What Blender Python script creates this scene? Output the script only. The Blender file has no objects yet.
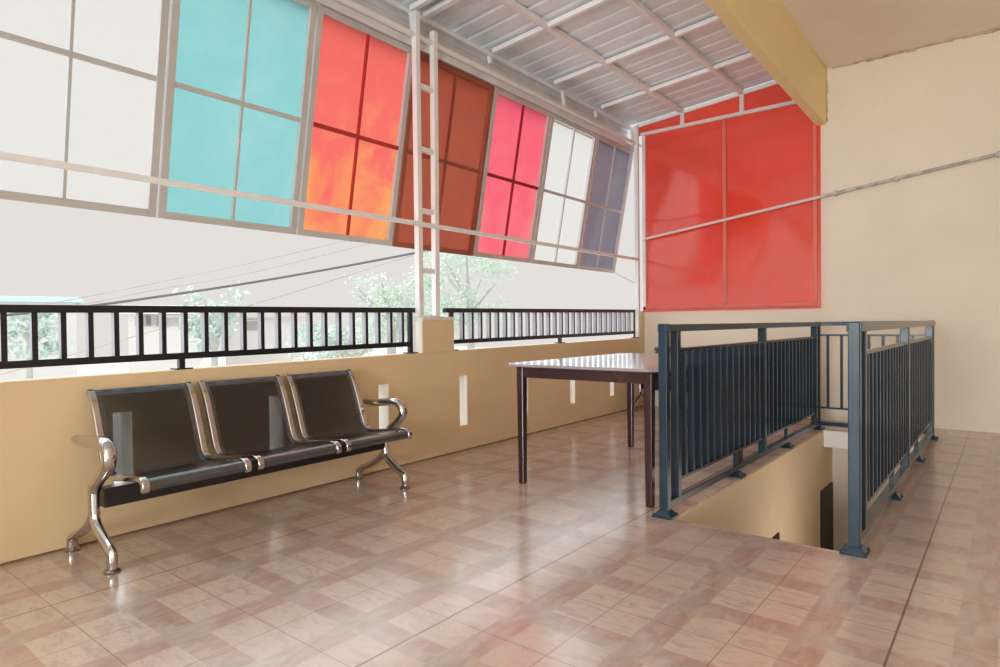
import bpy, math, random
from mathutils import Vector, Matrix, Euler
random.seed(7)
SC = bpy.context.scene
COL = SC.collection
R = math.radians

# ------------------------------------------------------------------ helpers
class Frame:
    """A local frame: loc + rotation about z.  Things are described in frame coordinates."""
    def __init__(s, loc=(0, 0, 0), rz=0.0):
        s.loc = Vector(loc); s.rz = rz
        s.M = Matrix.Translation(s.loc) @ Matrix.Rotation(rz, 4, 'Z')
    def w(s, p): return s.M @ Vector(p)

WORLD = Frame()
LEFT = Frame((-3.32, 0, 0), math.atan(0.018))       # x = 0 on the inner face of the left wall, -x outside, y along it

class MB:
    def __init__(s): s.v = []; s.f = []; s.m = []
    def add(s, vs, fs, mi=0):
        b = len(s.v); s.v += [tuple(p) for p in vs]
        for f in fs: s.f.append([b + i for i in f]); s.m.append(mi)
        return s
    def box(s, x0, x1, y0, y1, z0, z1, mi=0):
        vs = [(x0,y0,z0),(x1,y0,z0),(x1,y1,z0),(x0,y1,z0),(x0,y0,z1),(x1,y0,z1),(x1,y1,z1),(x0,y1,z1)]
        return s.add(vs, [(0,3,2,1),(4,5,6,7),(0,1,5,4),(1,2,6,5),(2,3,7,6),(3,0,4,7)], mi)
    def hexa(s, bot, top, mi=0):
        return s.add(list(bot) + list(top), [(0,3,2,1),(4,5,6,7),(0,1,5,4),(1,2,6,5),(2,3,7,6),(3,0,4,7)], mi)
    def bar(s, p, q, w, h, up=(0,0,1), w2=None, h2=None, mi=0):
        p = Vector(p); q = Vector(q); d = (q - p).normalized(); u = Vector(up)
        a = d.cross(u).normalized(); u = a.cross(d).normalized()
        w2 = w if w2 is None else w2; h2 = h if h2 is None else h2
        c0 = [p + a*(sx*w/2) + u*(sy*h/2) for sx, sy in ((-1,-1),(1,-1),(1,1),(-1,1))]
        c1 = [q + a*(sx*w2/2) + u*(sy*h2/2) for sx, sy in ((-1,-1),(1,-1),(1,1),(-1,1))]
        return s.add(c0 + c1, [(0,1,2,3),(7,6,5,4),(0,4,5,1),(1,5,6,2),(2,6,7,3),(3,7,4,0)], mi)
    def tube(s, pts, r, n=10, sx=1.0, mi=0):
        pts = [Vector(p) for p in pts]; k = len(pts)
        rs = r if isinstance(r, (list, tuple)) else [r]*k
        rings = []; ref = None
        for i, p in enumerate(pts):
            d = (pts[min(i+1,k-1)] - pts[max(i-1,0)]).normalized()
            if ref is None:
                ref = Vector((0,0,1)) if abs(d.z) < .9 else Vector((0,1,0))
            a = d.cross(ref)
            if a.length < 1e-4: a = d.cross(Vector((1,0,0)))
            a.normalize(); b = a.cross(d).normalized(); ref = b
            rings.append([p + a*(math.cos(t)*rs[i]*sx) + b*(math.sin(t)*rs[i]) for t in [2*math.pi*j/n for j in range(n)]])
        vs = [q for rg in rings for q in rg]; fs = []
        for i in range(k-1):
            for j in range(n):
                fs.append((i*n+j, i*n+(j+1)%n, (i+1)*n+(j+1)%n, (i+1)*n+j))
        fs.append(tuple(reversed(range(n)))); fs.append(tuple((k-1)*n+j for j in range(n)))
        return s.add(vs, fs, mi)
    def lathe(s, c, prof, n=16, mi=0):
        c = Vector(c); vs = []; fs = []
        for r, z in prof:
            vs += [c + Vector((math.cos(2*math.pi*j/n)*r, math.sin(2*math.pi*j/n)*r, z)) for j in range(n)]
        for i in range(len(prof)-1):
            for j in range(n):
                fs.append((i*n+j, i*n+(j+1)%n, (i+1)*n+(j+1)%n, (i+1)*n+j))
        fs.append(tuple(reversed(range(n)))); fs.append(tuple((len(prof)-1)*n+j for j in range(n)))
        return s.add(vs, fs, mi)
    def build(s, name, mats, parent=None, frame=WORLD, origin=(0,0,0), bevel=0, seg=2, smooth=False):
        o0 = Vector(parent['_o']) if parent is not None and '_o' in parent else Vector(origin)
        me = bpy.data.meshes.new(name)
        me.from_pydata([tuple(Vector(p) - o0) for p in s.v], [], s.f)
        mats = mats if isinstance(mats, (list, tuple)) else [mats]
        for m in mats: me.materials.append(m)
        for p, i in zip(me.polygons, s.m):
            p.material_index = i; p.use_smooth = smooth
        me.update()
        import bmesh
        bm = bmesh.new(); bm.from_mesh(me); bmesh.ops.recalc_face_normals(bm, faces=bm.faces); bm.to_mesh(me); bm.free()
        if smooth:
            try: me.set_sharp_from_angle(angle=R(40))
            except Exception: pass
        ob = bpy.data.objects.new(name, me); COL.objects.link(ob)
        if parent is not None:
            ob.parent = parent
            ob['_o'] = tuple(o0)
        else:
            ob.location = frame.w(o0); ob.rotation_euler = (0, 0, frame.rz); ob['_o'] = tuple(o0)
        if bevel:
            b = ob.modifiers.new('edge', 'BEVEL'); b.width = bevel; b.segments = seg; b.limit_method = 'ANGLE'; b.angle_limit = R(35)
        return ob

def tag(o, label, cat, group=None):
    o['label'] = label; o['category'] = cat
    if group: o['group'] = group
    return o
def struct(o): o['kind'] = 'structure'; return o
def thing(name, label, cat, origin=(0,0,0), frame=WORLD, group=None):
    e = bpy.data.objects.new(name, None); COL.objects.link(e); e.empty_display_size = .1
    e.location = frame.w(origin); e.rotation_euler = (0,0,frame.rz); e['_o'] = tuple(origin)
    if label: tag(e, label, cat, group)
    return e

# ------------------------------------------------------------------ materials
def lin(c):
    return tuple(((x/255)/12.92 if x/255 <= .04045 else ((x/255+.055)/1.055)**2.4) for x in c)
def new_mat(name):
    m = bpy.data.materials.new(name); m.use_nodes = True
    nt = m.node_tree; b = nt.nodes['Principled BSDF']
    return m, nt, b
def nd(nt, t, **kw):
    n = nt.nodes.new(t)
    for k, v in kw.items(): setattr(n, k, v)
    return n
def mth(nt, op, a, b=None, c=None):
    n = nd(nt, 'ShaderNodeMath', operation=op)
    for i, x in enumerate((a, b, c)):
        if x is None: continue
        if isinstance(x, (int, float)): n.inputs[i].default_value = x
        else: nt.links.new(x, n.inputs[i])
    return n.outputs[0]
def mixc(nt, fac, a, b, mode='MIX'):
    n = nd(nt, 'ShaderNodeMix', data_type='RGBA', blend_type=mode)
    for i, x in ((0, fac), (6, a), (7, b)):
        if isinstance(x, (int, float)): n.inputs[i].default_value = x
        elif isinstance(x, tuple): n.inputs[i].default_value = (*x[:3], 1)
        else: nt.links.new(x, n.inputs[i])
    return n.outputs[2]
def ramp(nt, fac, stops):
    n = nd(nt, 'ShaderNodeValToRGB'); nt.links.new(fac, n.inputs[0])
    e = n.color_ramp.elements
    while len(e) < len(stops): e.new(.5)
    for k, (p, c) in zip(e, stops):
        k.position = p; k.color = (*c[:3], 1) if isinstance(c, tuple) else (c, c, c, 1)
    return n.outputs[0]
def noise(nt, scale=5, detail=3, rough=.5, vec=None, dist=0.0):
    n = nd(nt, 'ShaderNodeTexNoise'); n.inputs['Scale'].default_value = scale
    n.inputs['Detail'].default_value = detail; n.inputs['Roughness'].default_value = rough
    n.inputs['Distortion'].default_value = dist
    if vec is None:
        vec = nd(nt, 'ShaderNodeTexCoord').outputs['Object']
    nt.links.new(vec, n.inputs['Vector'])
    return n.outputs['Fac']
def bump(nt, b, h, strength=.2, dist=.01):
    n = nd(nt, 'ShaderNodeBump'); n.inputs['Strength'].default_value = strength; n.inputs['Distance'].default_value = dist
    nt.links.new(h, n.inputs['Height']); nt.links.new(n.outputs[0], b.inputs['Normal'])

def paint(name, c, rough=.5, var=.06, scale=3, metal=0, spec=.5, bmp=0):
    """Plain paint with a faint cloudy variation of tone."""
    m, nt, b = new_mat(name)
    f = noise(nt, scale, 4)
    lo = tuple(max(0, x*(1-var)) for x in c); hi = tuple(min(1, x*(1+var)) for x in c)
    nt.links.new(ramp(nt, f, [(.3, lo), (.7, hi)]), b.inputs['Base Color'])
    b.inputs['Roughness'].default_value = rough; b.inputs['Metallic'].default_value = metal
    b.inputs['Specular IOR Level'].default_value = spec
    if bmp: bump(nt, b, noise(nt, 60, 3), bmp, .002)
    return m

def wall_paint(name, c, stain=(.5,.36,.18), amt=.25):
    m, nt, b = new_mat(name)
    f = noise(nt, 1.3, 5, .6); g = noise(nt, 7, 6, .65)
    base = ramp(nt, f, [(.3, tuple(x*.95 for x in c)), (.7, tuple(min(1,x*1.04) for x in c))])
    s = ramp(nt, g, [(.60, 0.0), (.78, amt)])
    nt.links.new(mixc(nt, s, base, tuple(c[i]*(.6+.4*stain[i]) for i in range(3))), b.inputs['Base Color'])
    b.inputs['Roughness'].default_value = .62; b.inputs['Specular IOR Level'].default_value = .3
    bump(nt, b, noise(nt, 35, 4), .12, .004)
    return m

def floor_mat():
    m, nt, b = new_mat('floor tiles')
    co = nd(nt, 'ShaderNodeTexCoord').outputs['Object']
    sp = nd(nt, 'ShaderNodeSeparateXYZ'); nt.links.new(co, sp.inputs[0])
    X, Y = sp.outputs[0], sp.outputs[1]
    tx = mth(nt, 'DIVIDE', mth(nt, 'ADD', X, .285+40), .4033); ty = mth(nt, 'DIVIDE', mth(nt, 'ADD', Y, -1.157+40), .4033)
    tx = mth(nt, 'ADD', mth(nt,'DIVIDE',mth(nt,'ADD',X,.285),.4033), 100.0); ty = mth(nt,'ADD',mth(nt,'DIVIDE',mth(nt,'ADD',Y,-1.157),.4033),100.0)
    u = mth(nt,'FRACT',tx); v = mth(nt,'FRACT',ty)
    ix = mth(nt,'FLOOR',tx); iy = mth(nt,'FLOOR',ty)
    uc = mth(nt,'SUBTRACT',u,.5); vc = mth(nt,'SUBTRACT',v,.5)
    au = mth(nt,'ABSOLUTE',uc); av = mth(nt,'ABSOLUTE',vc)
    bu = mth(nt,'LESS_THAN',au,.132); bv = mth(nt,'LESS_THAN',av,.132)
    # quarter index for tone: which quarter of the four round a tile corner
    cv = nd(nt,'ShaderNodeCombineXYZ')
    nt.links.new(mth(nt,'FLOOR',mth(nt,'ADD',mth(nt,'MULTIPLY',tx,1.0),.5)),cv.inputs[0]); nt.links.new(mth(nt,'FLOOR',mth(nt,'ADD',ty,.5)),cv.inputs[1])
    wn = nd(nt,'ShaderNodeTexWhiteNoise',noise_dimensions='2D'); nt.links.new(cv.outputs[0],wn.inputs['Vector'])
    # marble / wood grain: noise stretched along x, swirling
    mp = nd(nt,'ShaderNodeMapping'); mp.inputs['Scale'].default_value = (6, 16, 6); nt.links.new(co, mp.inputs['Vector'])
    g1 = noise(nt, 1.6, 6, .62, mp.outputs[0], .9)
    mp2 = nd(nt,'ShaderNodeMapping'); mp2.inputs['Scale'].default_value = (10, 4, 4); nt.links.new(co, mp2.inputs['Vector'])
    g2 = noise(nt, 2.0, 5, .6, mp2.outputs[0], .8)
    cream = ramp(nt, g1, [(.30, lin((184,162,148))), (.44, lin((202,181,167))), (.56, lin((213,193,178))), (.70, lin((191,168,153)))])
    cream = mixc(nt, mth(nt,'MULTIPLY',wn.outputs['Value'],.32), cream, lin((191,165,148)))
    red = ramp(nt, g2, [(.32, lin((174,146,133))), (.5, lin((188,158,144))), (.68, lin((199,173,158)))])
    grey = ramp(nt, g2, [(.32, lin((174,156,143))), (.5, lin((188,169,157))), (.68, lin((199,182,169)))])
    # vertical band: half red, half grey, swapping above and below the middle; horizontal band likewise
    su = mth(nt,'GREATER_THAN',uc,0.0); sv = mth(nt,'GREATER_THAN',vc,0.0)
    far = mth(nt,'GREATER_THAN',av,.30); farh = mth(nt,'GREATER_THAN',au,.30)
    vb = mixc(nt, mth(nt,'MAXIMUM', mth(nt,'MULTIPLY',su, mth(nt,'GREATER_THAN',av,.16)), mth(nt,'MULTIPLY',far, .55)), grey, red)
    hb = mixc(nt, mth(nt,'MAXIMUM', mth(nt,'MULTIPLY',sv, mth(nt,'GREATER_THAN',au,.16)), mth(nt,'MULTIPLY',farh, .55)), grey, red)
    c = mixc(nt, bv, cream, hb); c = mixc(nt, bu, c, vb)
    # large soft variation between batches of tile, pink here and there
    big = noise(nt, .9, 2, .5)
    c = mixc(nt, ramp(nt, big, [(.45,0.0),(.7,.22)]), c, lin((184,142,126)))
    # joints: tile joints plus the wider dirty joints that run down the room
    eu = mth(nt,'MINIMUM',u,mth(nt,'SUBTRACT',1.0,u)); ev = mth(nt,'MINIMUM',v,mth(nt,'SUBTRACT',1.0,v))
    j = mth(nt,'LESS_THAN',mth(nt,'MINIMUM',eu,ev),.0048)
    k3 = mth(nt,'LESS_THAN',mth(nt,'ABSOLUTE',mth(nt,'SUBTRACT',mth(nt,'MODULO',mth(nt,'ADD',mth(nt,'FLOOR',mth(nt,'ADD',tx,.5)),2.0),3.0),0.0)),.5)
    wide = mth(nt,'MULTIPLY',mth(nt,'LESS_THAN',eu,.0095),k3)
    c = mixc(nt, mth(nt,'MULTIPLY',j,.55), c, lin((120,92,74)))
    c = mixc(nt, mth(nt,'MULTIPLY',wide,.75), c, lin((112,88,72)))
    nt.links.new(c, b.inputs['Base Color'])
    rr = noise(nt, 2.2, 4, .6)
    nt.links.new(ramp(nt, rr, [(.3,.15),(.7,.25)]), b.inputs['Roughness'])
    b.inputs['Specular IOR Level'].default_value = 1.0
    b.inputs['Coat Weight'].default_value = 0.0; b.inputs['Coat Roughness'].default_value = .15; b.inputs['Coat IOR'].default_value = 1.65
    hgt = mth(nt,'SUBTRACT',mth(nt,'MULTIPLY',noise(nt, 5, 2),.4), mth(nt,'MAXIMUM',j,wide))
    bump(nt, b, hgt, .12, .003)
    return m

def pane_mat(name, c, trans, mottled=None, amt=.0, gloss=.06, transp=.35, rough=.15, scale=2.0, lo=.44, low_glow=0.0):
    """Coloured plastic sheet: part clear tint, part diffuse transmission, a weak gloss."""
    m, nt, b = new_mat(name); nt.nodes.remove(b)
    out = nt.nodes['Material Output']
    co = nd(nt,'ShaderNodeTexCoord').outputs['Object']
    f = noise(nt, scale, 4, .6, co, .6)
    if low_glow:      # brightness from behind painted in, stronger towards the lower edge
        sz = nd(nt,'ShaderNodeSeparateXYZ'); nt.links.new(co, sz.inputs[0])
        f = mth(nt,'ADD',f,mth(nt,'MULTIPLY',mth(nt,'SUBTRACT',.72,sz.outputs[2]),low_glow))
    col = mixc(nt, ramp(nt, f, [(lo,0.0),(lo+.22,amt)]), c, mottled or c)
    tl = nd(nt,'ShaderNodeBsdfTranslucent'); nt.links.new(col, tl.inputs[0])
    tr = nd(nt,'ShaderNodeBsdfTransparent'); tr.inputs[0].default_value = (*trans,1)
    gl = nd(nt,'ShaderNodeBsdfGlossy'); gl.inputs['Roughness'].default_value = rough; gl.inputs[0].default_value = (1,1,1,1)
    m1 = nd(nt,'ShaderNodeMixShader'); m1.inputs[0].default_value = transp
    nt.links.new(tl.outputs[0], m1.inputs[1]); nt.links.new(tr.outputs[0], m1.inputs[2])
    m2 = nd(nt,'ShaderNodeMixShader'); m2.inputs[0].default_value = gloss
    nt.links.new(m1.outputs[0], m2.inputs[1]); nt.links.new(gl.outputs[0], m2.inputs[2])
    nt.links.new(m2.outputs[0], out.inputs[0])
    return m

def mesh_mat():
    """Black perforated steel: a lattice of round holes, 6 mm apart."""
    m, nt, b = new_mat('perforated black steel')
    out = nt.nodes['Material Output']
    b.inputs['Base Color'].default_value = (.012,.011,.012,1); b.inputs['Roughness'].default_value = .32
    uv = nd(nt,'ShaderNodeUVMap').outputs[0]
    sp = nd(nt,'ShaderNodeSeparateXYZ'); nt.links.new(uv, sp.inputs[0])
    a = mth(nt,'SUBTRACT',mth(nt,'FRACT',mth(nt,'MULTIPLY',sp.outputs[0],310.)),.5); c = mth(nt,'SUBTRACT',mth(nt,'FRACT',mth(nt,'MULTIPLY',sp.outputs[1],310.)),.5)
    r2 = mth(nt,'ADD',mth(nt,'MULTIPLY',a,a),mth(nt,'MULTIPLY',c,c))
    hole = mth(nt,'LESS_THAN',r2,.052)
    tr = nd(nt,'ShaderNodeBsdfTransparent')
    mx = nd(nt,'ShaderNodeMixShader'); nt.links.new(hole, mx.inputs[0])
    nt.links.new(b.outputs[0], mx.inputs[1]); nt.links.new(tr.outputs[0], mx.inputs[2]); nt.links.new(mx.outputs[0], out.inputs[0])
    return m

def zinc_mat():
    m, nt, b = new_mat('zinc roofing sheet')
    co = nd(nt,'ShaderNodeTexCoord').outputs['Object']
    mp = nd(nt,'ShaderNodeMapping'); mp.inputs['Scale'].default_value = (1.2, 9, 1); nt.links.new(co, mp.inputs['Vector'])
    f = noise(nt, 1.5, 5, .65, mp.outputs[0]); g = noise(nt, 14, 5, .7)
    c = ramp(nt, f, [(.3, lin((222,232,236))), (.6, lin((236,244,247))), (.8, lin((222,226,228)))])
    c = mixc(nt, ramp(nt, g, [(.62,0.0),(.75,.35)]), c, lin((140,126,114)))
    nt.links.new(c, b.inputs['Base Color']); b.inputs['Roughness'].default_value = .5; b.inputs['Metallic'].default_value = .1
    return m

def leaf_mat(name, c, c2):
    m, nt, b = new_mat(name)
    f = noise(nt, 3, 2)
    nt.links.new(ramp(nt, f, [(.35, c), (.65, c2)]), b.inputs['Base Color'])
    b.inputs['Roughness'].default_value = .6
    return m

M = {}
M['cream'] = wall_paint('cream wall paint', (.84,.73,.58))
M['orange'] = wall_paint('warm yellow wall paint', (.80,.60,.36), amt=.3)
M['stair'] = wall_paint('yellow stairwell paint', (.90,.72,.48), amt=.3)
M['beam'] = wall_paint('yellow beam paint', (.97,.77,.40), amt=.1)
M['ceil'] = wall_paint('ceiling paint', (.96,.83,.72), amt=.1)
M['white'] = paint('white steel paint', (.87,.86,.85), .4, .05, 6)
M['trim'] = paint('white plaster', (.82,.78,.72), .6, .05, 6)
M['grey'] = paint('grey aluminium frame', (.57,.55,.53), .45, .06, 5)
M['pinkgrey'] = paint('pinkish grey aluminium frame', (.60,.52,.50), .45, .06, 5)
M['fascia'] = paint('pale zinc fascia', (.76,.76,.76), .45, .1, 4, metal=.2)
M['black'] = paint('black railing enamel', (.010,.010,.013), .28, .2, 8)
M['lilac'] = paint('lilac sky sheen on enamel', (.42,.42,.47), .5, .1, 8)  # sky reflection on the baluster sides, put in as a lighter colour
M['slate'] = paint('blue grey railing enamel', (.015,.035,.056), .22, .2, 6)
M['red'] = paint('red painted sheet steel', (.84,.060,.030), .13, .08, 1.6, spec=.8)
b_ = M['red'].node_tree.nodes['Principled BSDF']; b_.inputs['Coat Weight'].default_value = 1; b_.inputs['Coat IOR'].default_value = 1.6; b_.inputs['Coat Roughness'].default_value = .09
M['redbar'] = paint('pale red painted steel', (.74,.16,.12), .35, .1, 5)
M['pinkbar'] = paint('pinkish white steel paint', (.80,.66,.62), .4, .06, 5)
M['darkred'] = paint('dark red bar', (.30,.012,.012), .5, .1, 5)
M['redrail'] = paint('red bar', (.48,.03,.03), .5, .1, 5)
M['brown'] = paint('brown bar', (.34,.095,.055), .5, .1, 5)
M['chrome'] = paint('polished aluminium', (.60,.58,.565), .12, .05, 8, metal=1)
M['dull'] = paint('dull steel', (.36,.31,.29), .3, .15, 8, metal=1)
M['seatblack'] = paint('black steel', (.034,.038,.046), .22, .2, 8, spec=1.0)
M['seatblack'].node_tree.nodes['Principled BSDF'].inputs['Coat Weight'].default_value = 1.0; M['seatblack'].node_tree.nodes['Principled BSDF'].inputs['Coat Roughness'].default_value = .15
M['mesh'] = mesh_mat()
M['wood'] = paint('dark mahogany', (.036,.011,.014), .2, .3, 9, spec=.8)
M['top'] = paint('polished dark table top', (.36,.30,.31), .14, .12, 7, spec=1.0)
M['zinc'] = zinc_mat()
M['floor'] = floor_mat()
M['doordark'] = paint('dark doorway', (.012,.014,.012), .5, .2, 5)
M['maroon'] = paint('maroon door', (.08,.01,.02), .4, .2, 5)
M['rubber'] = paint('black plastic', (.02,.018,.018), .5, .1, 5)
M['grime'] = paint('grimy grey pipe', (.52,.47,.43), .5, .35, 14)
M['p_white'] = pane_mat('white plastic sheet', (.70,.69,.67), (.965,.965,.96), transp=.9, gloss=.01)
M['p_cyan'] = pane_mat('cyan plastic sheet', (0.355, 0.510, 0.505), (.52,.80,.80), mottled=(0.450, 0.550, 0.545), amt=.9, transp=.4, gloss=.02, scale=1.6)
M['p_red'] = pane_mat('red plastic sheet', (0.680, 0.280, 0.256), (.9,.36,.33), mottled=(0.690, 0.470, 0.245), amt=1.0, transp=.2, gloss=.02, scale=2.2, lo=.46, low_glow=.20)  # orange mottling is the brightness behind the sheet, put into its colour
M['p_pink'] = pane_mat('pink red plastic sheet', (0.688, 0.256, 0.304), (.9,.33,.4), mottled=(0.688, 0.336, 0.344), amt=.9, transp=.2, gloss=.02, scale=2.4, low_glow=.12)
M['p_brown'] = pane_mat('brown plastic sheet', (0.424, 0.192, 0.144), (.6,.27,.2), mottled=(0.480, 0.200, 0.144), amt=.8, transp=.15, gloss=.03, scale=2.2)
M['p_dark'] = pane_mat('smoked plastic sheet', (0.304, 0.276, 0.308), (.42,.39,.43), mottled=(0.368, 0.344, 0.360), amt=.8, transp=.6, gloss=.05, rough=.08)
M['ground'] = paint('pale concrete yard', (.56,.55,.53), .8, .08, .3)
M['bwall'] = paint('pale render', (.82,.81,.79), .8, .05, .5)  # house walls whitened, the outdoor haze is put into the colour
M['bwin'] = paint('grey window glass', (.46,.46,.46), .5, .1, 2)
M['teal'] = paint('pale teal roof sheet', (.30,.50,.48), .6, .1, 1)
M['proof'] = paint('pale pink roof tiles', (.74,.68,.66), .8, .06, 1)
M['leaf'] = leaf_mat('haze pale leaves', (.62,.76,.65), (.76,.82,.76))  # leaf colours washed out to stand for haze and overexposure
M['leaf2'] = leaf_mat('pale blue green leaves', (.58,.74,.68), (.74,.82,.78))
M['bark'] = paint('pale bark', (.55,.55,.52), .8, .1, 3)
M['cable'] = paint('dark cable sheath', (.16,.16,.18), .6, .1, 3)
M['cablepale'] = paint('grey cable sheath', (.55,.54,.53), .6, .1, 3)

# ------------------------------------------------------------------ room shell
HX0, HX1, HY0, HY1 = -1.352, -.565, 3.05, 6.38      # stair opening
fx0, fx1, fy0, fy1 = -3.47, 1.8, -2.6, 7.10
ry0 = -2.6                                            # the roofs end here, open terrace before it
def plan(xs, ys, z0, z1, skip):
    mb = MB()
    vs = {}
    for i in range(len(xs)-1):
        for j in range(len(ys)-1):
            if (i, j) in skip: continue
            mb.box(xs[i], xs[i+1], ys[j], ys[j+1], z0, z1)
    return mb
mb = plan([fx0, HX0, HX1, fx1], [fy0, HY0, HY1, fy1], -.15, 0, {(1,1)})
struct(mb.build('floor', M['floor']))
# left wall with ventilation slits, in the LEFT frame
sill = lambda y: .775 + .0075*(y-.78)
slits = [ -1.25,-.42,.41,1.24, 2.07, 2.905, 3.74, 4.575, 5.40, 6.23]
mb = MB(); T = -.13
mb.box(T, 0, fy0, 7.09, -3.2, .20)
e = [fy0]
for s_ in slits: e += [s_-.048, s_+.048]
e.append(7.09)
for a, b_ in zip(e[0::2], e[1::2]): mb.box(T, 0, a, b_, .20, .595)
mb.hexa([(T,fy0,.595),(0,fy0,.595),(0,7.09,.595),(T,7.09,.595)], [(T,fy0,sill(fy0)),(0,fy0,sill(fy0)),(0,7.09,sill(7.09)),(T,7.09,sill(7.09))])
mb.box(T, 0, 3.292, 3.628, .79, 1.035); mb.box(T, 0, 6.985, 7.09, .82, 1.14)
struct(mb.build('wall_left', M['orange'], frame=LEFT))
mb = MB().box(T-.012, .006, 3.284, 3.636, 1.035, 1.062)
mj = MB()
for s_ in slits:
    mj.box(T-.004, -.004, s_+.043, s_+.0485, .20, .595); mj.box(T-.004, -.004, s_-.0485, s_-.043, .20, .595)
struct(mj.build('trim_3', M['trim'], frame=LEFT))
struct(MB().box(T-.004, -.002, 3.286, 3.293, .79, 1.035).box(T-.004, -.002, 3.627, 3.634, .79, 1.035).box(T-.004, -.002, 6.979, 6.986, .82, 1.14).build('trim_4', M['trim'], frame=LEFT))
struct(mb.build('trim_1', M['trim'], frame=LEFT, bevel=.004))
# far wall: full height right of the red sheet, low under it
mb = MB().box(-1.512, 1.95, 7.07, 7.22, -.2, 3.75).box(-3.60, -1.512, 7.07, 7.22, -.2, 1.135)
struct(mb.build('wall_back', M['cream']))
mb = MB().box(1.8, 1.95, ry0, 7.07, -.2, 3.75)
struct(mb.build('wall_right', M['cream']))
mb = MB().box(-1.44, 1.95, ry0, 7.07, 3.53, 3.70)
struct(mb.build('ceiling', M['ceil']))
bx = lambda y: -1.40 - .02*y
mb = MB().hexa([(bx(ry0),ry0,2.975),(bx(ry0)+.092,ry0,2.975),(bx(7.07)+.092,7.07,2.975),(bx(7.07),7.07,2.975)],
               [(bx(ry0),ry0,3.62),(bx(ry0)+.092,ry0,3.62),(bx(7.07)+.092,7.07,3.62),(bx(7.07),7.07,3.62)])
struct(mb.build('ceiling_beam', M['beam'], bevel=.006))
mb = MB().box(-1.40, 1.8, 7.058, 7.07, 0, .012)
struct(mb.build('baseboard_back', M['cream']))

mb = MB(); x = -1.40          # grimy uneven joint where the ceiling meets the far wall
while x < 1.8:
    d = random.uniform(.008, .022); h_ = random.uniform(.010, .030); w_ = random.uniform(.05, .14)
    mb.box(x, min(1.8, x+w_), 7.07-d, 7.07, 3.53-h_, 3.53); x += w_
z = 3.0
while z < 3.5:
    h_ = random.uniform(.03, .09); mb.box(-1.449, -1.449+random.uniform(.006,.018), 7.07-random.uniform(.004,.012), 7.07, z, z+h_); z += h_
struct(mb.build('trim_5', paint('grimy joint', (.52,.38,.24), .8, .3, 12)))

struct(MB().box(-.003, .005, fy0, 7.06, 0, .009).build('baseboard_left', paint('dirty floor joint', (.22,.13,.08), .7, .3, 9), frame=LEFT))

struct(MB().box(-3.47, -1.75, fy0-.12, fy0, -.15, 3.6).build('wall_light_blocker', M['cream']))  # added unseen wall, keeps light off the near end of the left wall

# stairwell below the floor
mb = MB(); xw = -1.338
d1 = (6.24, 6.745, -.535); d2 = (4.2, 4.935, -.555)
mb.box(xw-.14, xw, HY0-.5, d2[0], -3.0, -.010); mb.box(xw-.14, xw, d2[0], d2[1], d2[2], -.010)
mb.box(xw-.14, xw, d2[1], d1[0], -3.0, -.010); mb.box(xw-.14, xw, d1[0], d1[1], d1[2], -.15); mb.box(xw-.14, xw, 6.745, 7.05, -3.0, -.15)
mb.box(xw-.14, xw, d1[0], HY1, -.15, -.010)
struct(mb.build('wall_stairwell_left', M['stair']))
mb = MB().box(-1.36, -.40, 6.75, 7.05, -3.0, -.15)
struct(mb.build('wall_stairwell_back', M['cream']))
mb = MB().box(HX1, HX1+.15, HY0-.5, 7.05, -3.0, -.15)
struct(mb.build('wall_stairwell_right', M['cream']))
mb = MB().box(-1.36, HX1, HY0-.5, HY0-.38, -3.0, -.15)
struct(mb.build('wall_stairwell_front', M['stair']))
mb = MB().box(-1.336, HX1, HY1-.006, HY1+.01, -.152, -.002)
struct(mb.build('trim_2', M['trim']))
mb = MB(); n = 13
for i in range(n):
    mb.box(-1.355, HX1-.002, HY0 + i*.235, HY0 + (i+1)*.235 + .02, -.19*(i+1) - .20, -.19*(i+1))
mb.box(-1.355, HX1, HY0 + n*.235, 6.745, -2.9, -2.75)
struct(mb.build('stairs', M['floor']))
mb = MB().box(xw-.03, xw+.006, d1[0]+.02, d1[1], -2.75, d1[2]-.02)
struct(mb.build('door_1', M['doordark']))
mb = MB().box(xw-.05, xw+.006, d2[0]+.01, d2[1]-.005, -2.4, d2[2]-.01)
struct(mb.build('door_2', M['maroon']))

# ------------------------------------------------------------------ roof of the terrace
zr = lambda x: 3.345 + .085*(x + 3.55)
rf = thing('roof', None, None, (-2.5, 2.2, 3.4)); rf['kind'] = 'structure'
mb = MB()   # corrugated sheets: trapezoid ribs run down the slope
prof = []; y = ry0
while y < 7.02:
    for dy, dz in ((0,0),(.130,0),(.142,.009),(.168,.009)): prof.append((y+dy, dz))
    y += .19
xa, xb = -3.72, -1.30; base = .052
for i in range(len(prof)-1):
    (y0, a), (y1, b2) = prof[i], prof[i+1]
    for x0, x1 in ((xa, -2.5), (-2.5, xb)):
        mb.add([(x0,y0,zr(x0)+base+a),(x1,y0,zr(x1)+base+a),(x1,y1,zr(x1)+base+b2),(x0,y1,zr(x0)+base+b2),
                (x0,y0,zr(x0)+base+a+.004),(x1,y0,zr(x1)+base+a+.004),(x1,y1,zr(x1)+base+b2+.004),(x0,y1,zr(x0)+base+b2+.004)],
               [(0,3,2,1),(4,5,6,7),(0,1,5,4),(1,2,6,5),(2,3,7,6),(3,0,4,7)])
mb.build('roof_sheet', M['zinc'], rf)
rafter_y = [-2.5, -1.75, -.97, -.1, .78, 1.66, 2.54, 3.33, 3.47, 4.30, 5.25, 6.17, 7.045]
for y in rafter_y:
    w_ = .05 if abs(y-3.47) < .01 else .038
    MB().bar((-3.50, y, zr(-3.50)+.02), (-1.5, y, zr(-1.5)+.02), w_, .04).build('rafter', M['white'], rf, bevel=.003)
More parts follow.
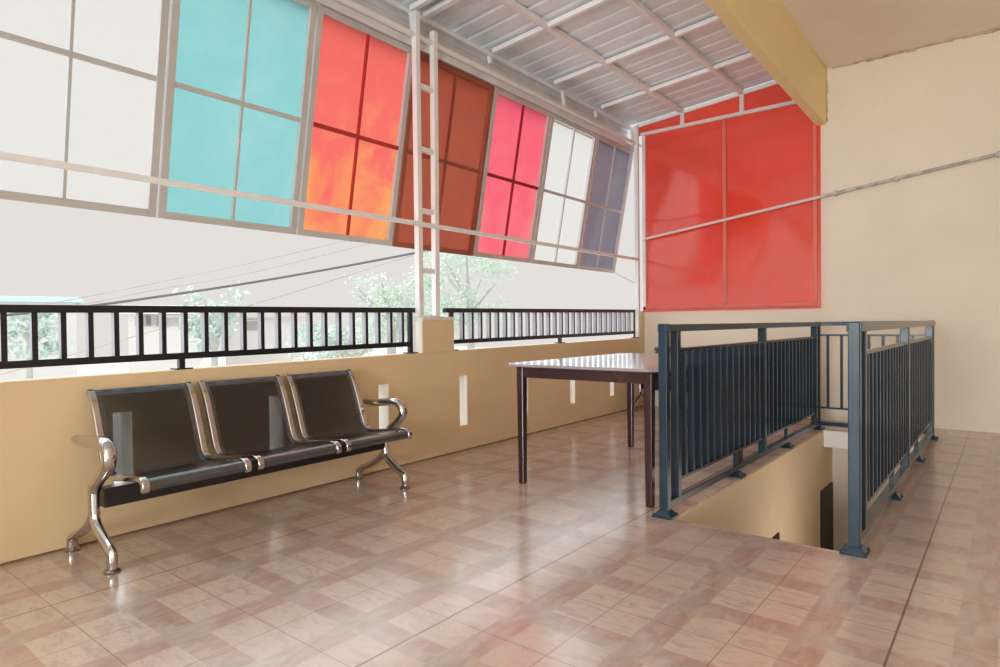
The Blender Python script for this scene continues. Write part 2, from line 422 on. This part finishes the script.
for x in (-2.94, -2.27, -1.62):
    MB().bar((x, ry0, zr(x)+.022), (x, 7.06, zr(x)+.022), .042, .046).build('purlin', M['white'], rf, bevel=.003)
def lp(d, y, z): return tuple(LEFT.w((-d, y, z)))
MB().bar(lp(.15, ry0, 3.352), lp(.15, 7.06, 3.352), .04, .036).build('eave_chord', M['white'], rf, bevel=.003)
MB().bar(lp(.03, ry0, 3.125), lp(.03, 7.06, 3.125), .032, .03).build('eave_chord', M['white'], rf, bevel=.003)
for y in (-.97, .78, 2.54, 3.33, 5.45, 7.0):
    MB().bar(lp(.09, y, 3.13), lp(.12, y, 3.345), .03, .03).build('eave_strut', M['white'], rf)
for y in (4.30, 6.17): MB().bar(lp(.135, y, 3.27), lp(.15, y, 3.345), .03, .03).build('eave_strut', M['white'], rf)
fm = MB().bar(lp(.205, ry0, 3.21), lp(.205, 7.06, 3.21), .006, .32)
for zz in (3.10, 3.17, 3.24, 3.31): fm.bar(lp(.199, ry0, zz), lp(.199, 7.06, zz), .012, .012)
fm.bar(lp(.13, ry0, 3.085), lp(.13, 7.06, 3.085), .15, .03)
fm.build('fascia', M['fascia'], rf)
MB().bar(lp(.055, ry0, 3.078), lp(.055, 7.06, 3.078), .012, .05).build('fascia_strip', M['fascia'], rf)

# ------------------------------------------------------------------ awning windows: hinged at the top, bottoms pushed out
edges = [-.22, .68, 1.575, 2.472, 3.332, 4.30, 5.20, 6.112, 7.00]
kinds = ['white','white','cyan','red','brown','pink','white','dark']
zt, zb, dt, db = 3.062, 1.615, .10, .37
def wp(y, t, off=0.0):       # t = 0 top, 1 bottom;  off = towards the room
    n_ = Vector((zt-zb, 0, db-dt)).normalized()
    p = Vector((-(dt+(db-dt)*t), y, zt+(zb-zt)*t)) + Vector((n_.x, 0, -n_.z))*off
    return p
for i, k in enumerate(kinds):
    y0, y1 = edges[i]+.006, edges[i+1]-.006
    o0 = wp((y0+y1)/2, 1)
    w = thing('window_%d' % (i+1), None, None, tuple(o0), LEFT); w['kind'] = 'structure'
    fmat = M['brown'] if k == 'brown' else (M['pinkgrey'] if k in ('dark','pink') else M['grey'])
    bm_ = {'red':'redrail','pink':'darkred','brown':'brown','dark':'pinkgrey'}.get(k, 'grey')
    fw = .042; L_ = (wp(0,1)-wp(0,0)).length; tf = fw/L_/2
    up = (wp(0,0,1)-wp(0,0)).normalized()
    mb = MB()
    mb.bar(wp(y0+fw/2,0), wp(y0+fw/2,1), fw, .03, up); mb.bar(wp(y1-fw/2,0), wp(y1-fw/2,1), fw, .03, up)
    mb.bar(wp(y0+fw,tf), wp(y1-fw,tf), fw, .03, up); mb.bar(wp(y0+fw,1-tf), wp(y1-fw,1-tf), fw, .03, up)
    mb.build('window_frame', fmat, w, bevel=.002)
    ym = (y0+y1)/2; off = .0
    mb = MB().bar(wp(ym,tf*2,off), wp(ym,1-tf*2,off), .015, .02, up).bar(wp(y0+fw,.5,off), wp(y1-fw,.5,off), .028, .022, up)
    mb.build('glazing_bar', M[bm_], w)
    mb = MB(); a0, a1 = wp(y0+.012,.008,-.018), wp(y1-.012,.008,-.018); b0, b1 = wp(y0+.012,.992,-.018), wp(y1-.012,.992,-.018)
    q = up*.003
    mb.hexa([b0,b1,a1,a0],[b0+q,b1+q,a1+q,a0+q])
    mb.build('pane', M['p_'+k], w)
st = MB().tube([wp(6.97,.99,0.0), (-.045, 6.893, 1.475)], .006, 6)
tag(st.build('window_stay', M['grey'], frame=LEFT, origin=(-.2,6.95,1.5)), 'thin grey stay rod from the smoked end window to the white corner post', 'stay rod')

# steel posts and the long bar
lt = thing('lattice_post', 'white steel ladder-like double post standing on the yellow wall pillar', 'post', (-.05, 3.38, 1.062), LEFT)
for ya, yb in ((3.292, 3.285), (3.465, 3.475)):
    MB().bar((-.03, ya, 1.062), (-.03, yb, 3.30 if ya < 3.4 else 3.22), .045, .045, (1,0,0)).build('post_tube', M['white'], lt, bevel=.003)
for z in (1.405, 1.85, 2.305, 2.77): MB().box(-.046, -.014, 3.312, 3.447, z-.018, z+.018).build('rung', M['white'], lt, bevel=.002)
MB().box(-.09, -.004, 3.27, 3.49, 1.062, 1.072).build('base_plate', M['white'], lt)
cp = MB().box(-.040, .005, 6.90, 6.945, .83, 3.33)
tag(cp.build('corner_post', M['white'], frame=LEFT, origin=(-.03,6.92,.83), bevel=.003), 'slim white square steel post in the corner beside the red sheet', 'post')
lb = MB().bar((.012, fy0, 1.728), (.012, 6.90, 1.748), .026, .03)
tag(lb.build('cross_bar', M['white'], frame=LEFT, origin=(.012,2.5,1.74), bevel=.002), 'long white steel bar running across the coloured windows', 'bar')

# ------------------------------------------------------------------ balcony railings on the left wall
def balcony(label, y0, y1, ys, feet, ends):
    t = thing('balcony_railing', label, 'railing', (-.065, (y0+y1)/2, sill(y0)), LEFT, None)
    zt_ = lambda y: 1.108 + .0085*(y-.8)
    zb_ = lambda y: .846 + .0068*(y-.8)
    x = -.065
    MB().bar((x,ends[0],zt_(ends[0])-.018), (x,ends[1],zt_(ends[1])-.018), .044, .036).build('top_rail', M['black'], t, bevel=.003)
    MB().bar((x,y0,zb_(y0)), (x,y1,zb_(y1)), .034, .034).build('bottom_rail', M['black'], t, bevel=.003)
    for y in ys:
        b_ = MB().box(x-.017, x+.017, y-.0115, y+.0115, zb_(y)+.012, zt_(y)-.034); b_.m[2] = 1  # one side face coloured lighter, as if it mirrored the sky
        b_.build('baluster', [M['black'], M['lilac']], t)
    for y, full in feet:
        f = MB().bar((x,y,sill(y)+.006), (x,y,zt_(y)-.026 if full else zb_(y)), .03, .03, (1,0,0)).build('stanchion', M['black'], t, bevel=.002)
        MB().box(x-.035, x+.035, y-.04, y+.045, sill(y)-.003, sill(y)+.008).build('foot_plate', M['black'], f)
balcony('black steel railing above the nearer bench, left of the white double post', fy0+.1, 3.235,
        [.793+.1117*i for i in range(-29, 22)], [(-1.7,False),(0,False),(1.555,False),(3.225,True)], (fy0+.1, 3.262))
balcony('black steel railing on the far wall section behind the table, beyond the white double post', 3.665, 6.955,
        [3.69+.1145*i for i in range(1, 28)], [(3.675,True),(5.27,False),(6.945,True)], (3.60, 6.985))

# ------------------------------------------------------------------ red metal sheet closing the far end
px = thing('metal_screen', 'tall glossy red sheet metal screen closing the far end under the roof', 'screen', (-2.47, 7.06, 1.14))
mb = MB(); N1, N2 = 26, 26          # slightly buckled sheet
def sheet(x0, x1, z0, z1, ztop=None, ph=0, amp=.012):
    mb = MB(); g = []
    for j in range(N2+1):
        for i in range(N1+1):
            u, v = i/N1, j/N2; x = x0+(x1-x0)*u
            z = z0 + ((ztop(x) if ztop else z1)-z0)*v
            e_ = math.sin(math.pi*u)*math.sin(math.pi*v)
            yy = 7.055 + amp*e_*(math.sin(3.1*u+ph+2*v)+.6*math.sin(5*v+ph*2)) - .02*math.exp(-((v-.0)/.12)**2)*math.exp(-((u)/.25)**2)*(1 if ph==0 else 0)
            g.append((x, yy, z))
    n_ = N1+1; fs = []
    for j in range(N2):
        for i in range(N1): fs.append((j*n_+i, j*n_+i+1, (j+1)*n_+i+1, (j+1)*n_+i))
    k = len(g); g += [(x, y_+.004, z) for x, y_, z in g]
    fs += [tuple(k+a for a in reversed(f)) for f in fs]
    return mb.add(g, fs)
sheet(-3.45, -2.462, 1.128, 3.25).build('left_sheet', M['red'], px, smooth=True)
sheet(-2.468, -1.500, 1.128, 3.25, ph=1.7).build('right_sheet', M['red'], px, smooth=True)
sheet(-3.52, -1.46, 3.25, 3.5, ztop=lambda x: zr(x)+.05, ph=.5, amp=.003).build('upper_sheet', M['red'], px, smooth=True)
MB().box(-2.485, -2.445, 7.03, 7.06, 1.20, 3.24).build('middle_bar', M['redbar'], px, bevel=.003)
MB().box(-3.44, -1.52, 7.02, 7.062, 1.155, 1.195).build('bottom_bar', M['redbar'], px, bevel=.003)
MB().box(-3.46, -1.49, 7.015, 7.055, 3.235, 3.272).build('top_bar', M['pinkbar'], px, bevel=.003)
MB().box(-3.445, -3.405, 7.02, 7.062, 1.155, 3.24).build('left_bar', M['pinkbar'], px, bevel=.003)
MB().box(-1.565, -1.53, 7.03, 7.062, 1.155, 3.24).build('right_bar', M['redbar'], px, bevel=.003)
MB().box(-3.40, -2.485, 7.046, 7.056, 2.200, 2.224).build('seam_bar', M['red'], px)
MB().box(-2.445, -1.57, 7.046, 7.056, 2.175, 2.195).build('seam_bar', M['red'], px)
for x in (-2.94, -2.27): MB().box(x-.022, x+.022, 7.02, 7.055, 3.27, zr(x)+.01).build('support', M['pinkbar'], px)

cd = thing('conduit_pipe', 'thin pale pipe slanting across the red screen and far wall', 'pipe', (-1.7, 7.0, 2.2))
A_, B_ = Vector((-3.42, 6.99, 1.995)), Vector((.55, 7.035, 2.515))
MB().tube([A_, A_.lerp(B_, .485)], .016, 8).build('painted_length', M['pinkbar'], cd, smooth=True)
MB().tube([A_.lerp(B_, .485), B_], .015, 8).build('bare_length', M['grime'], cd, smooth=True)
for t_ in (.52, .65, .84): 
    p = A_.lerp(B_, t_); MB().box(p.x-.012, p.x+.012, p.y-.018, 7.066, p.z-.022, p.z+.022).build('pipe_clip', M['grime'], cd)

# ------------------------------------------------------------------ railing round the stair opening
sr = thing('stair_railing', 'blue grey steel railing with close balusters round the stair opening', 'railing', (-.96, 4.7, 0))
XL, XR, YF, YB = -1.390, -.522, 3.072, 6.40
S = M['slate']
def foot(x, y, parent):
    mb = MB().box(x-.052, x+.052, y-.052, y+.052, 0, .010)
    mb.hexa([(x-.045,y-.045,.010),(x+.045,y-.045,.010),(x+.045,y+.045,.010),(x-.045,y+.045,.010)], [(x-.028,y-.028,.034),(x+.028,y-.028,.034),(x+.028,y+.028,.034),(x-.028,y+.028,.034)])
    for sx in (-1,1):
        for sy in (-1,1): mb.lathe((x+sx*.042, y+sy*.042, .008), [(.008,0),(.008,.008),(.004,.012)], 8)
    return mb.build('base_plate', S, parent, bevel=.002)
def post(x, y, z0=0, z1=.994, w=.046):
    p = MB().box(x-w/2, x+w/2, y-w/2, y+w/2, z0, z1).build('post', S, sr, bevel=.004)
    if z0 == 0: foot(x, y, p)
    return p
for X in (XL, XR):
    post(X, YF); post(X, YB)
    post(X, 3.215, .075, .955, .044); post(X, 4.725, .075, .955, .05); post(X, YB-.13, .075, .955, .05)
    MB().box(X-.030, X+.030, YF-.014, YB+.03, .953, .991).build('top_rail', S, sr, bevel=.003)
    MB().box(X-.014, X+.014, 3.237, YB-.02, .845, .862).build('panel_rail', S, sr, bevel=.002)
    MB().box(X-.014, X+.014, 3.237, YB-.02, .158, .176).build('panel_rail', S, sr, bevel=.002)
    MB().box(X-.020, X+.020, YF+.02, YB-.02, .040, .078).build('low_rail', S, sr, bevel=.003)
    for y in (4.15, 5.34):
        p = MB().box(X-.014, X+.014, y-.014, y+.014, 0, .042).build('stub_post', S, sr)
        foot(X, y, p)
        MB().box(X-.012, X+.012, y-.012, y+.012, .078, .158).build('stub_post', S, sr)
    y = 3.312
    while y < YB-.18:
        if abs(y-4.725) > .045:
            MB().box(X-.018, X+.018, y-.012, y+.012, .176, .845).build('baluster', S, sr, bevel=.003)
        y += .108
MB().box(XL+.03, XR-.03, YB-.028, YB+.028, .957, .992).build('top_rail', S, sr, bevel=.003)
MB().box(XL+.02, XR-.02, YB-.010, YB+.010, .862, .878).build('panel_rail', S, sr)
MB().box(XL+.02, XR-.02, YB-.010, YB+.010, .196, .212).build('panel_rail', S, sr)
MB().box(XL+.02, XR-.02, YB-.018, YB+.018, .040, .078).build('low_rail', S, sr)
for x in (-1.304, -1.192, -1.083, -.976, -.868, -.760, -.652): MB().box(x-.011, x+.011, YB-.011, YB+.011, .212, .862).build('baluster', S, sr, bevel=.002)

# ------------------------------------------------------------------ table
tb = thing('dining_table', 'dark wooden table with polished top beside the stair railing', 'table', (-1.96, 3.94, 0))
x0, x1, y0, y1 = -2.495, -1.432, 3.112, 4.74
mb = MB(); c_ = .06
oct_ = lambda z, i: [(x0+i+c_,y0+i,z),(x1-i-c_,y0+i,z),(x1-i,y0+i+c_,z),(x1-i,y1-i-c_,z),(x1-i-c_,y1-i,z),(x0+i+c_,y1-i,z),(x0+i,y1-i-c_,z),(x0+i,y0+i+c_,z)]
lv = [oct_(.733,.022), oct_(.736,.006), oct_(.741,0), oct_(.749,.001), oct_(.753,.006)]
vs = [p for l in lv for p in l]; fs = [tuple(reversed(range(8))), tuple(32+i for i in range(8))]
for a in range(4):
    for i in range(8): fs.append((a*8+i, a*8+(i+1)%8, a*8+8+(i+1)%8, a*8+8+i))
mb.add(vs, fs).build('tabletop', [M['top']], tb)
lx0, lx1, ly0, ly1 = -2.387, -1.525, 3.18, 4.635
ap = MB().box(lx0-.018, lx1+.018, ly0-.018, ly0+.004, .668, .733).box(lx0-.018, lx1+.018, ly1-.004, ly1+.018, .668, .733)
ap.box(lx0-.018, lx0+.004, ly0+.004, ly1-.004, .668, .733).box(lx1-.004, lx1+.018, ly0+.004, ly1-.004, .668, .733)
ap.build('apron', M['wood'], tb, bevel=.002)
for x in (lx0, lx1):
    for y in (ly0, ly1):
        MB().bar((x,y,.733), (x,y,0), .050, .050, (1,0,0), .040, .040).build('leg', M['wood'], tb, bevel=.006)

# ------------------------------------------------------------------ linked waiting chairs
def catmull(pts, n=6):
    P = [Vector(p) for p in pts]; P = [P[0]*2-P[1]] + P + [P[-1]*2-P[-2]]; out = []
    for i in range(1, len(P)-2):
        for k in range(n):
            t = k/n; a,b,c,d = P[i-1:i+3]
            out.append(.5*((2*b)+(c-a)*t+(2*a-5*b+4*c-d)*t*t+(3*b-a-3*c+d)*t**3))
    out.append(P[-2]); return out
# bench frame: x = out of the wall (0 at the wall face), y along, z up
SEATP = catmull([(.598,0,.333),(.606,0,.352),(.594,0,.373),(.545,0,.380),(.42,0,.363),(.30,0,.349),(.245,0,.352),(.205,0,.385),(.165,0,.49),(.115,0,.62),(.075,0,.690),(.045,0,.715)], 5)
def bench(label, frame, L=1.64, pitch=.515):
    t = thing('waiting_bench', label, 'bench', (.3, L/2, 0), frame, 'linked steel waiting benches')
    MB().box(.268, .332, .03, L-.03, .232, .316).build('beam', M['black'], t, bevel=.004)
    for k in range(3):
        yc = L/2 + (k-1)*pitch; hw = .212
        mb = MB(); n_ = len(SEATP); cols = [-hw, -hw+.022, -hw/2, 0, hw/2, hw-.022, hw]; nc = len(cols)
        length = [0]
        for i in range(1, n_): length.append(length[-1] + (SEATP[i]-SEATP[i-1]).length)
        vs = []; uvs = []
        for i, p in enumerate(SEATP):
            for c in cols: vs.append((p.x, yc+c, p.z)); uvs.append((c+5, length[i]+5))
        for i in range(n_-1):
            for j in range(nc-1):
                solid = j in (0, nc-2) or length[i] < .085 or length[i] > length[-1]-.05
                mb.add([vs[i*nc+j], vs[i*nc+j+1], vs[(i+1)*nc+j+1], vs[(i+1)*nc+j]], [(0,1,2,3)], 0 if solid else 1)
        s = mb.build('seat', [M['seatblack'], M['mesh']], t, smooth=True)
        me = s.data; ul = me.uv_layers.new(name='holes'); o_ = Vector(s['_o'])
        allv = []
        for i in range(n_-1):
            for j in range(nc-1): allv.append([uvs[i*nc+j], uvs[i*nc+j+1], uvs[(i+1)*nc+j+1], uvs[(i+1)*nc+j]])
        for pi, pol in enumerate(me.polygons):
            for li in pol.loop_indices:
                vi = me.loops[li].vertex_index; ul.data[li].uv = allv[pi][vi - 4*pi]
        for sy in (-1, 1):
            yy = yc + sy*(hw+.013)
            mb = MB(); sec = [(-.015,-.011),(.015,-.011),(.015,.011),(-.015,.011)]; vs2 = []
            for i, p in enumerate(SEATP):
                d = (SEATP[min(i+1,n_-1)] - SEATP[max(i-1,0)]).normalized(); nn = Vector((-d.z, 0, d.x))
                for a, b in sec: vs2.append((p.x + nn.x*b, yy + a, p.z + nn.z*b))
            fs2 = [(3,2,1,0), tuple((n_-1)*4+q for q in range(4))]
            for i in range(n_-1):
                for q in range(4): fs2.append((i*4+q, i*4+(q+1)%4, i*4+4+(q+1)%4, i*4+4+q))
            mb.add(vs2, fs2).build('side_rail', M['chrome'], s, bevel=.005, smooth=True)
        MB().bar((.30, yc-.13, .330), (.30, yc+.13, .330), .05, .03).build('bracket', M['seatblack'], t)
    for ye in (0.0, L):
        mb = MB().tube(catmull([(.30,ye,.335),(.30,ye,.25),(.305,ye,.19),(.345,ye,.150),(.42,ye,.105),(.468,ye,.080),(.476,ye,.05),(.476,ye,.018)],4), [.021]*26+[.019]*3, 10, 1.2)
        mb.tube(catmull([(.305,ye,.215),(.26,ye,.165),(.17,ye,.112),(.085,ye,.078),(.052,ye,.060),(.046,ye,.018)],4), .019, 10, 1.2)
        lg = mb.build('end_leg', M['chrome'], t, smooth=True)
        for xf in (.476, .046): MB().lathe((xf,ye,0), [(.030,0),(.032,.008),(.026,.014),(.012,.020)], 14).build('foot_pad', M['dull'], lg, smooth=True)
        ar = catmull([(.30,ye,.30),(.335,ye,.345),(.42,ye,.405),(.466,ye,.455),(.452,ye,.505),(.40,ye,.525),(.30,ye,.518),(.20,ye,.508),(.12,ye,.512)], 5)
        k = len(ar); MB().tube(ar, [.020 + .007*math.sin(math.pi*i/(k-1)) for i in range(k)], 10, 1.1).build('armrest', M['chrome'], t, smooth=True)
    return t
bench('three-seat bench of black perforated steel with polished frames along the left wall', Frame(LEFT.w((-.005, 1.005, 0)), LEFT.rz))
bench('three-seat black waiting bench against the far wall, mostly hidden behind the stair railing', Frame((-3.345, 7.055, 0), R(-90)))

# ------------------------------------------------------------------ outside
struct(MB().box(-90, -3.46, -60, 90, -3.4, -3.2).build('ground', M['ground']))
CAM_M = ((0.779080561, 9.66325364e-04, -0.626923078), (0.626837582, -0.0177869764, 0.778946898), (-0.0103983499, -0.999841332, -0.0144632166))
def seen(u, v, dist):        # a point of the world at a horizontal distance from the terrace camera
    c = Vector((u-500, v-333.5, 635)); r = Vector([sum(CAM_M[i][k]*c[k] for k in range(3)) for i in range(3)])
    return Vector((0,0,1)) + r*(dist/math.hypot(r.x, r.y))
def tree(label, c, rx, rz, n, mat, size, group='pale trees beyond the terrace'):
    base = (c.x, c.y, -3.2)
    t = thing('tree', label, 'tree', base, WORLD, group)
    mb = MB().tube([base, (c.x+.1, c.y, c.z-rz*.6), (c.x-.1, c.y+.1, c.z+rz*.2)], [.14,.09,.03], 8)
    for k in range(7):
        a = k*.9; mb.tube([(c.x, c.y, c.z-rz*.7+k*.08*rz), (c.x+math.cos(a)*rx*.6, c.y+math.sin(a)*rx*.6, c.z-rz*.1+.12*k*rz)], [.05,.015], 6)
    mb.build('trunk', M['bark'], t)
    mb = MB(); cl = [(Vector((random.uniform(-.8,.8)*rx, random.uniform(-.8,.8)*rx, random.uniform(-.8,.7)*rz)), random.uniform(.25,.5)) for _ in range(16)]
    for _ in range(n):
        cc, r_ = random.choice(cl)
        p = c + cc + Vector((random.gauss(0,1)*rx, random.gauss(0,1)*rx, random.gauss(0,1)*rz*.8))*r_*.5
        a = Vector((random.uniform(-1,1), random.uniform(-1,1), random.uniform(-1,1))).normalized(); b = a.cross(Vector((random.uniform(-1,1),random.uniform(-1,1),random.uniform(-1,1)))).normalized()
        s_ = size*random.uniform(.6,1.3)
        mb.add([p-a*s_, p+b*s_*.45, p+a*s_, p-b*s_*.45], [(0,1,2,3)])
    mb.build('crown', mat, t)
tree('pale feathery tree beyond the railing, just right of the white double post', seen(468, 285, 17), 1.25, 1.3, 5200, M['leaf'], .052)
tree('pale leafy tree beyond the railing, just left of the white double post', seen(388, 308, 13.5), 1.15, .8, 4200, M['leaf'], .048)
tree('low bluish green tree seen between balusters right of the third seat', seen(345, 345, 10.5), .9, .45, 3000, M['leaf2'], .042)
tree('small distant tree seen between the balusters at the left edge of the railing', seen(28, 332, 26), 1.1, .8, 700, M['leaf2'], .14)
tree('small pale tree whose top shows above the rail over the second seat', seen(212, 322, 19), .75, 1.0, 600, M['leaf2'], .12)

def house(label, u0, u1, vtop, dist, roofmat, wins, pitched=True, vbase=None):
    a = seen(u0, vtop, dist); b = seen(u1, vtop, dist); d = (b-a); d.z = 0; wd = d.length; ang = math.atan2(d.y, d.x)
    fr = Frame((a.x, a.y, 0), ang); zt_ = a.z
    t = thing('house', label, 'house', (wd/2, 0, -3.2), fr, 'pale houses beyond the terrace')
    wmb = MB().box(0, wd, 0, 6, -3.2, zt_)
    wmb.build('wall', M['bwall'], t)
    if pitched: MB().hexa([(-.3,-.3,zt_),(wd+.3,-.3,zt_),(wd+.3,6.3,zt_),(-.3,6.3,zt_)], [(-.3,2.6,zt_+.35),(wd+.3,2.6,zt_+.35),(wd+.3,3.4,zt_+.35),(-.3,3.4,zt_+.35)]).build('roof', roofmat, t)
    else: MB().box(-.3, wd+.3, -.3, 6.3, zt_, zt_+.2).build('roof', roofmat, t)
    for (wu, wv, ww, wh) in wins:
        p = seen(wu, wv, dist); lx = (Vector((p.x,p.y,0))-Vector((a.x,a.y,0))).dot(Vector((math.cos(ang),math.sin(ang),0)))
        f = MB().box(lx-ww/2-.06, lx+ww/2+.06, -.05, .02, p.z-wh/2-.06, p.z+wh/2+.06).build('window_frame', M['bwall'], t)
        MB().box(lx-ww/2, lx+ww/2, -.06, .0, p.z-wh/2, p.z+wh/2).build('pane', M['bwin'], f)
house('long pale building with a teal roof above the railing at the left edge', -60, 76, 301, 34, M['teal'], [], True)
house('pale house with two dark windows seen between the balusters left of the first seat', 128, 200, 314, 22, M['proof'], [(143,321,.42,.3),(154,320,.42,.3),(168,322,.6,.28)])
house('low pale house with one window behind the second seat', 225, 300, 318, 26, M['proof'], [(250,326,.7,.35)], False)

def cable(label, pts, dist, r, mat, dd=0):
    P = [seen(u, v, dist+dd*i) for i, (u, v) in enumerate(pts)]
    tag(MB().tube(catmull(P, 6), r, 6).build('overhead_cable', mat, origin=tuple(P[len(P)//2])), label, 'cable', 'overhead cables outside')
cable('thick dark overhead cable sloping up behind the red window', [(-60,322),(90,306),(230,286),(330,269),(420,252),(520,232)], 14, .027, M['cable'])
cable('topmost thin pale overhead cable', [(-40,320),(90,296),(170,280),(250,263),(345,241),(440,218)], 14.5, .013, M['cablepale'])
cable('thin pale overhead cable between the topmost one and the thick dark one', [(0,322),(150,291),(250,273),(360,246),(450,224)], 14.3, .013, M['cablepale'])
cable('thin grey cable crossing lowest, seen between the balusters and above the second seat', [(-20,380),(60,358),(150,332),(230,311),(330,281),(390,262),(470,238)], 8.5, .0085, M['cablepale'])

# ------------------------------------------------------------------ camera, sky, light
cam = bpy.data.cameras.new('camera'); co = bpy.data.objects.new('camera', cam); COL.objects.link(co)
cam.sensor_width = 36; cam.lens = 635*36/1000; cam.clip_end = 300; cam.clip_start = .02
r = Vector([CAM_M[i][0] for i in range(3)]); d = Vector([CAM_M[i][1] for i in range(3)]); f = Vector([CAM_M[i][2] for i in range(3)])
mw = Matrix.Identity(4)
for i in range(3): mw[i][0], mw[i][1], mw[i][2] = r[i], -d[i], -f[i]
mw[2][3] = 1.0
co.matrix_world = mw
SC.camera = co

w = bpy.data.worlds.new('overcast sky'); SC.world = w; w.use_nodes = True; nt = w.node_tree
bg = nt.nodes['Background']
tc = nd(nt, 'ShaderNodeTexCoord'); sp = nd(nt, 'ShaderNodeSeparateXYZ'); nt.links.new(tc.outputs['Generated'], sp.inputs[0])
# overcast sky: even and white low down, several times brighter overhead
SKY = (.776,.750,.718); K = 1.6
mr = nd(nt, 'ShaderNodeMapRange', interpolation_type='SMOOTHSTEP'); nt.links.new(sp.outputs[2], mr.inputs[0])
mr.inputs[1].default_value = .42; mr.inputs[2].default_value = .85; mr.inputs[3].default_value = 1.0; mr.inputs[4].default_value = K
bg.inputs[0].default_value = (*SKY, 1); nt.links.new(mr.outputs[0], bg.inputs[1])

def area(name, loc, target, sx, sy, power, color=(1,.97,.94)):
    l = bpy.data.lights.new(name, 'AREA'); l.shape = 'RECTANGLE'; l.size = sx; l.size_y = sy; l.energy = power; l.color = color
    o = bpy.data.objects.new(name, l); COL.objects.link(o); o.location = loc
    o.rotation_euler = (Vector(target)-Vector(loc)).to_track_quat('-Z', 'Y').to_euler()
    return o
def sun(name, frm, energy, angle, color):
    l = bpy.data.lights.new(name, 'SUN'); l.energy = energy; l.angle = R(angle); l.color = color
    o = bpy.data.objects.new(name, l); COL.objects.link(o); o.location = Vector(frm)*10
    o.rotation_euler = (-Vector(frm)).to_track_quat('-Z', 'Y').to_euler()
sun('bright_cloud_behind', (.42, -1, .26), 1.0, 60, (.97, .985, 1))      # hazy bright sky behind the terrace
sun('bright_cloud_left', (-.90, .30, .42), 5.6, 120, (.83, .93, 1))       # hazy bright sky beyond the railing
area('stairwell_fill', (-.575, 4.9, -.70), (-1.34, 4.9, -.70), .8, 1.0, 3.6, (1, .95, .88))  # added light out of view, brightens the stairwell wall
area('fill_behind_camera', (-.3, -6.0, 1.3), (-1.0, 6, 4.8), 2.2, 1.8, 470, (.90, .96, 1))  # added unseen fill light, lifts the ceiling and far wall

SC.view_settings.view_transform = 'Standard'; SC.view_settings.look = 'None'
SC.view_settings.exposure = 0; SC.view_settings.gamma = 1
try: SC.view_settings.use_curve_mapping = False
except Exception: pass
for o in list(bpy.data.objects):
    if '_o' in o: del o['_o']
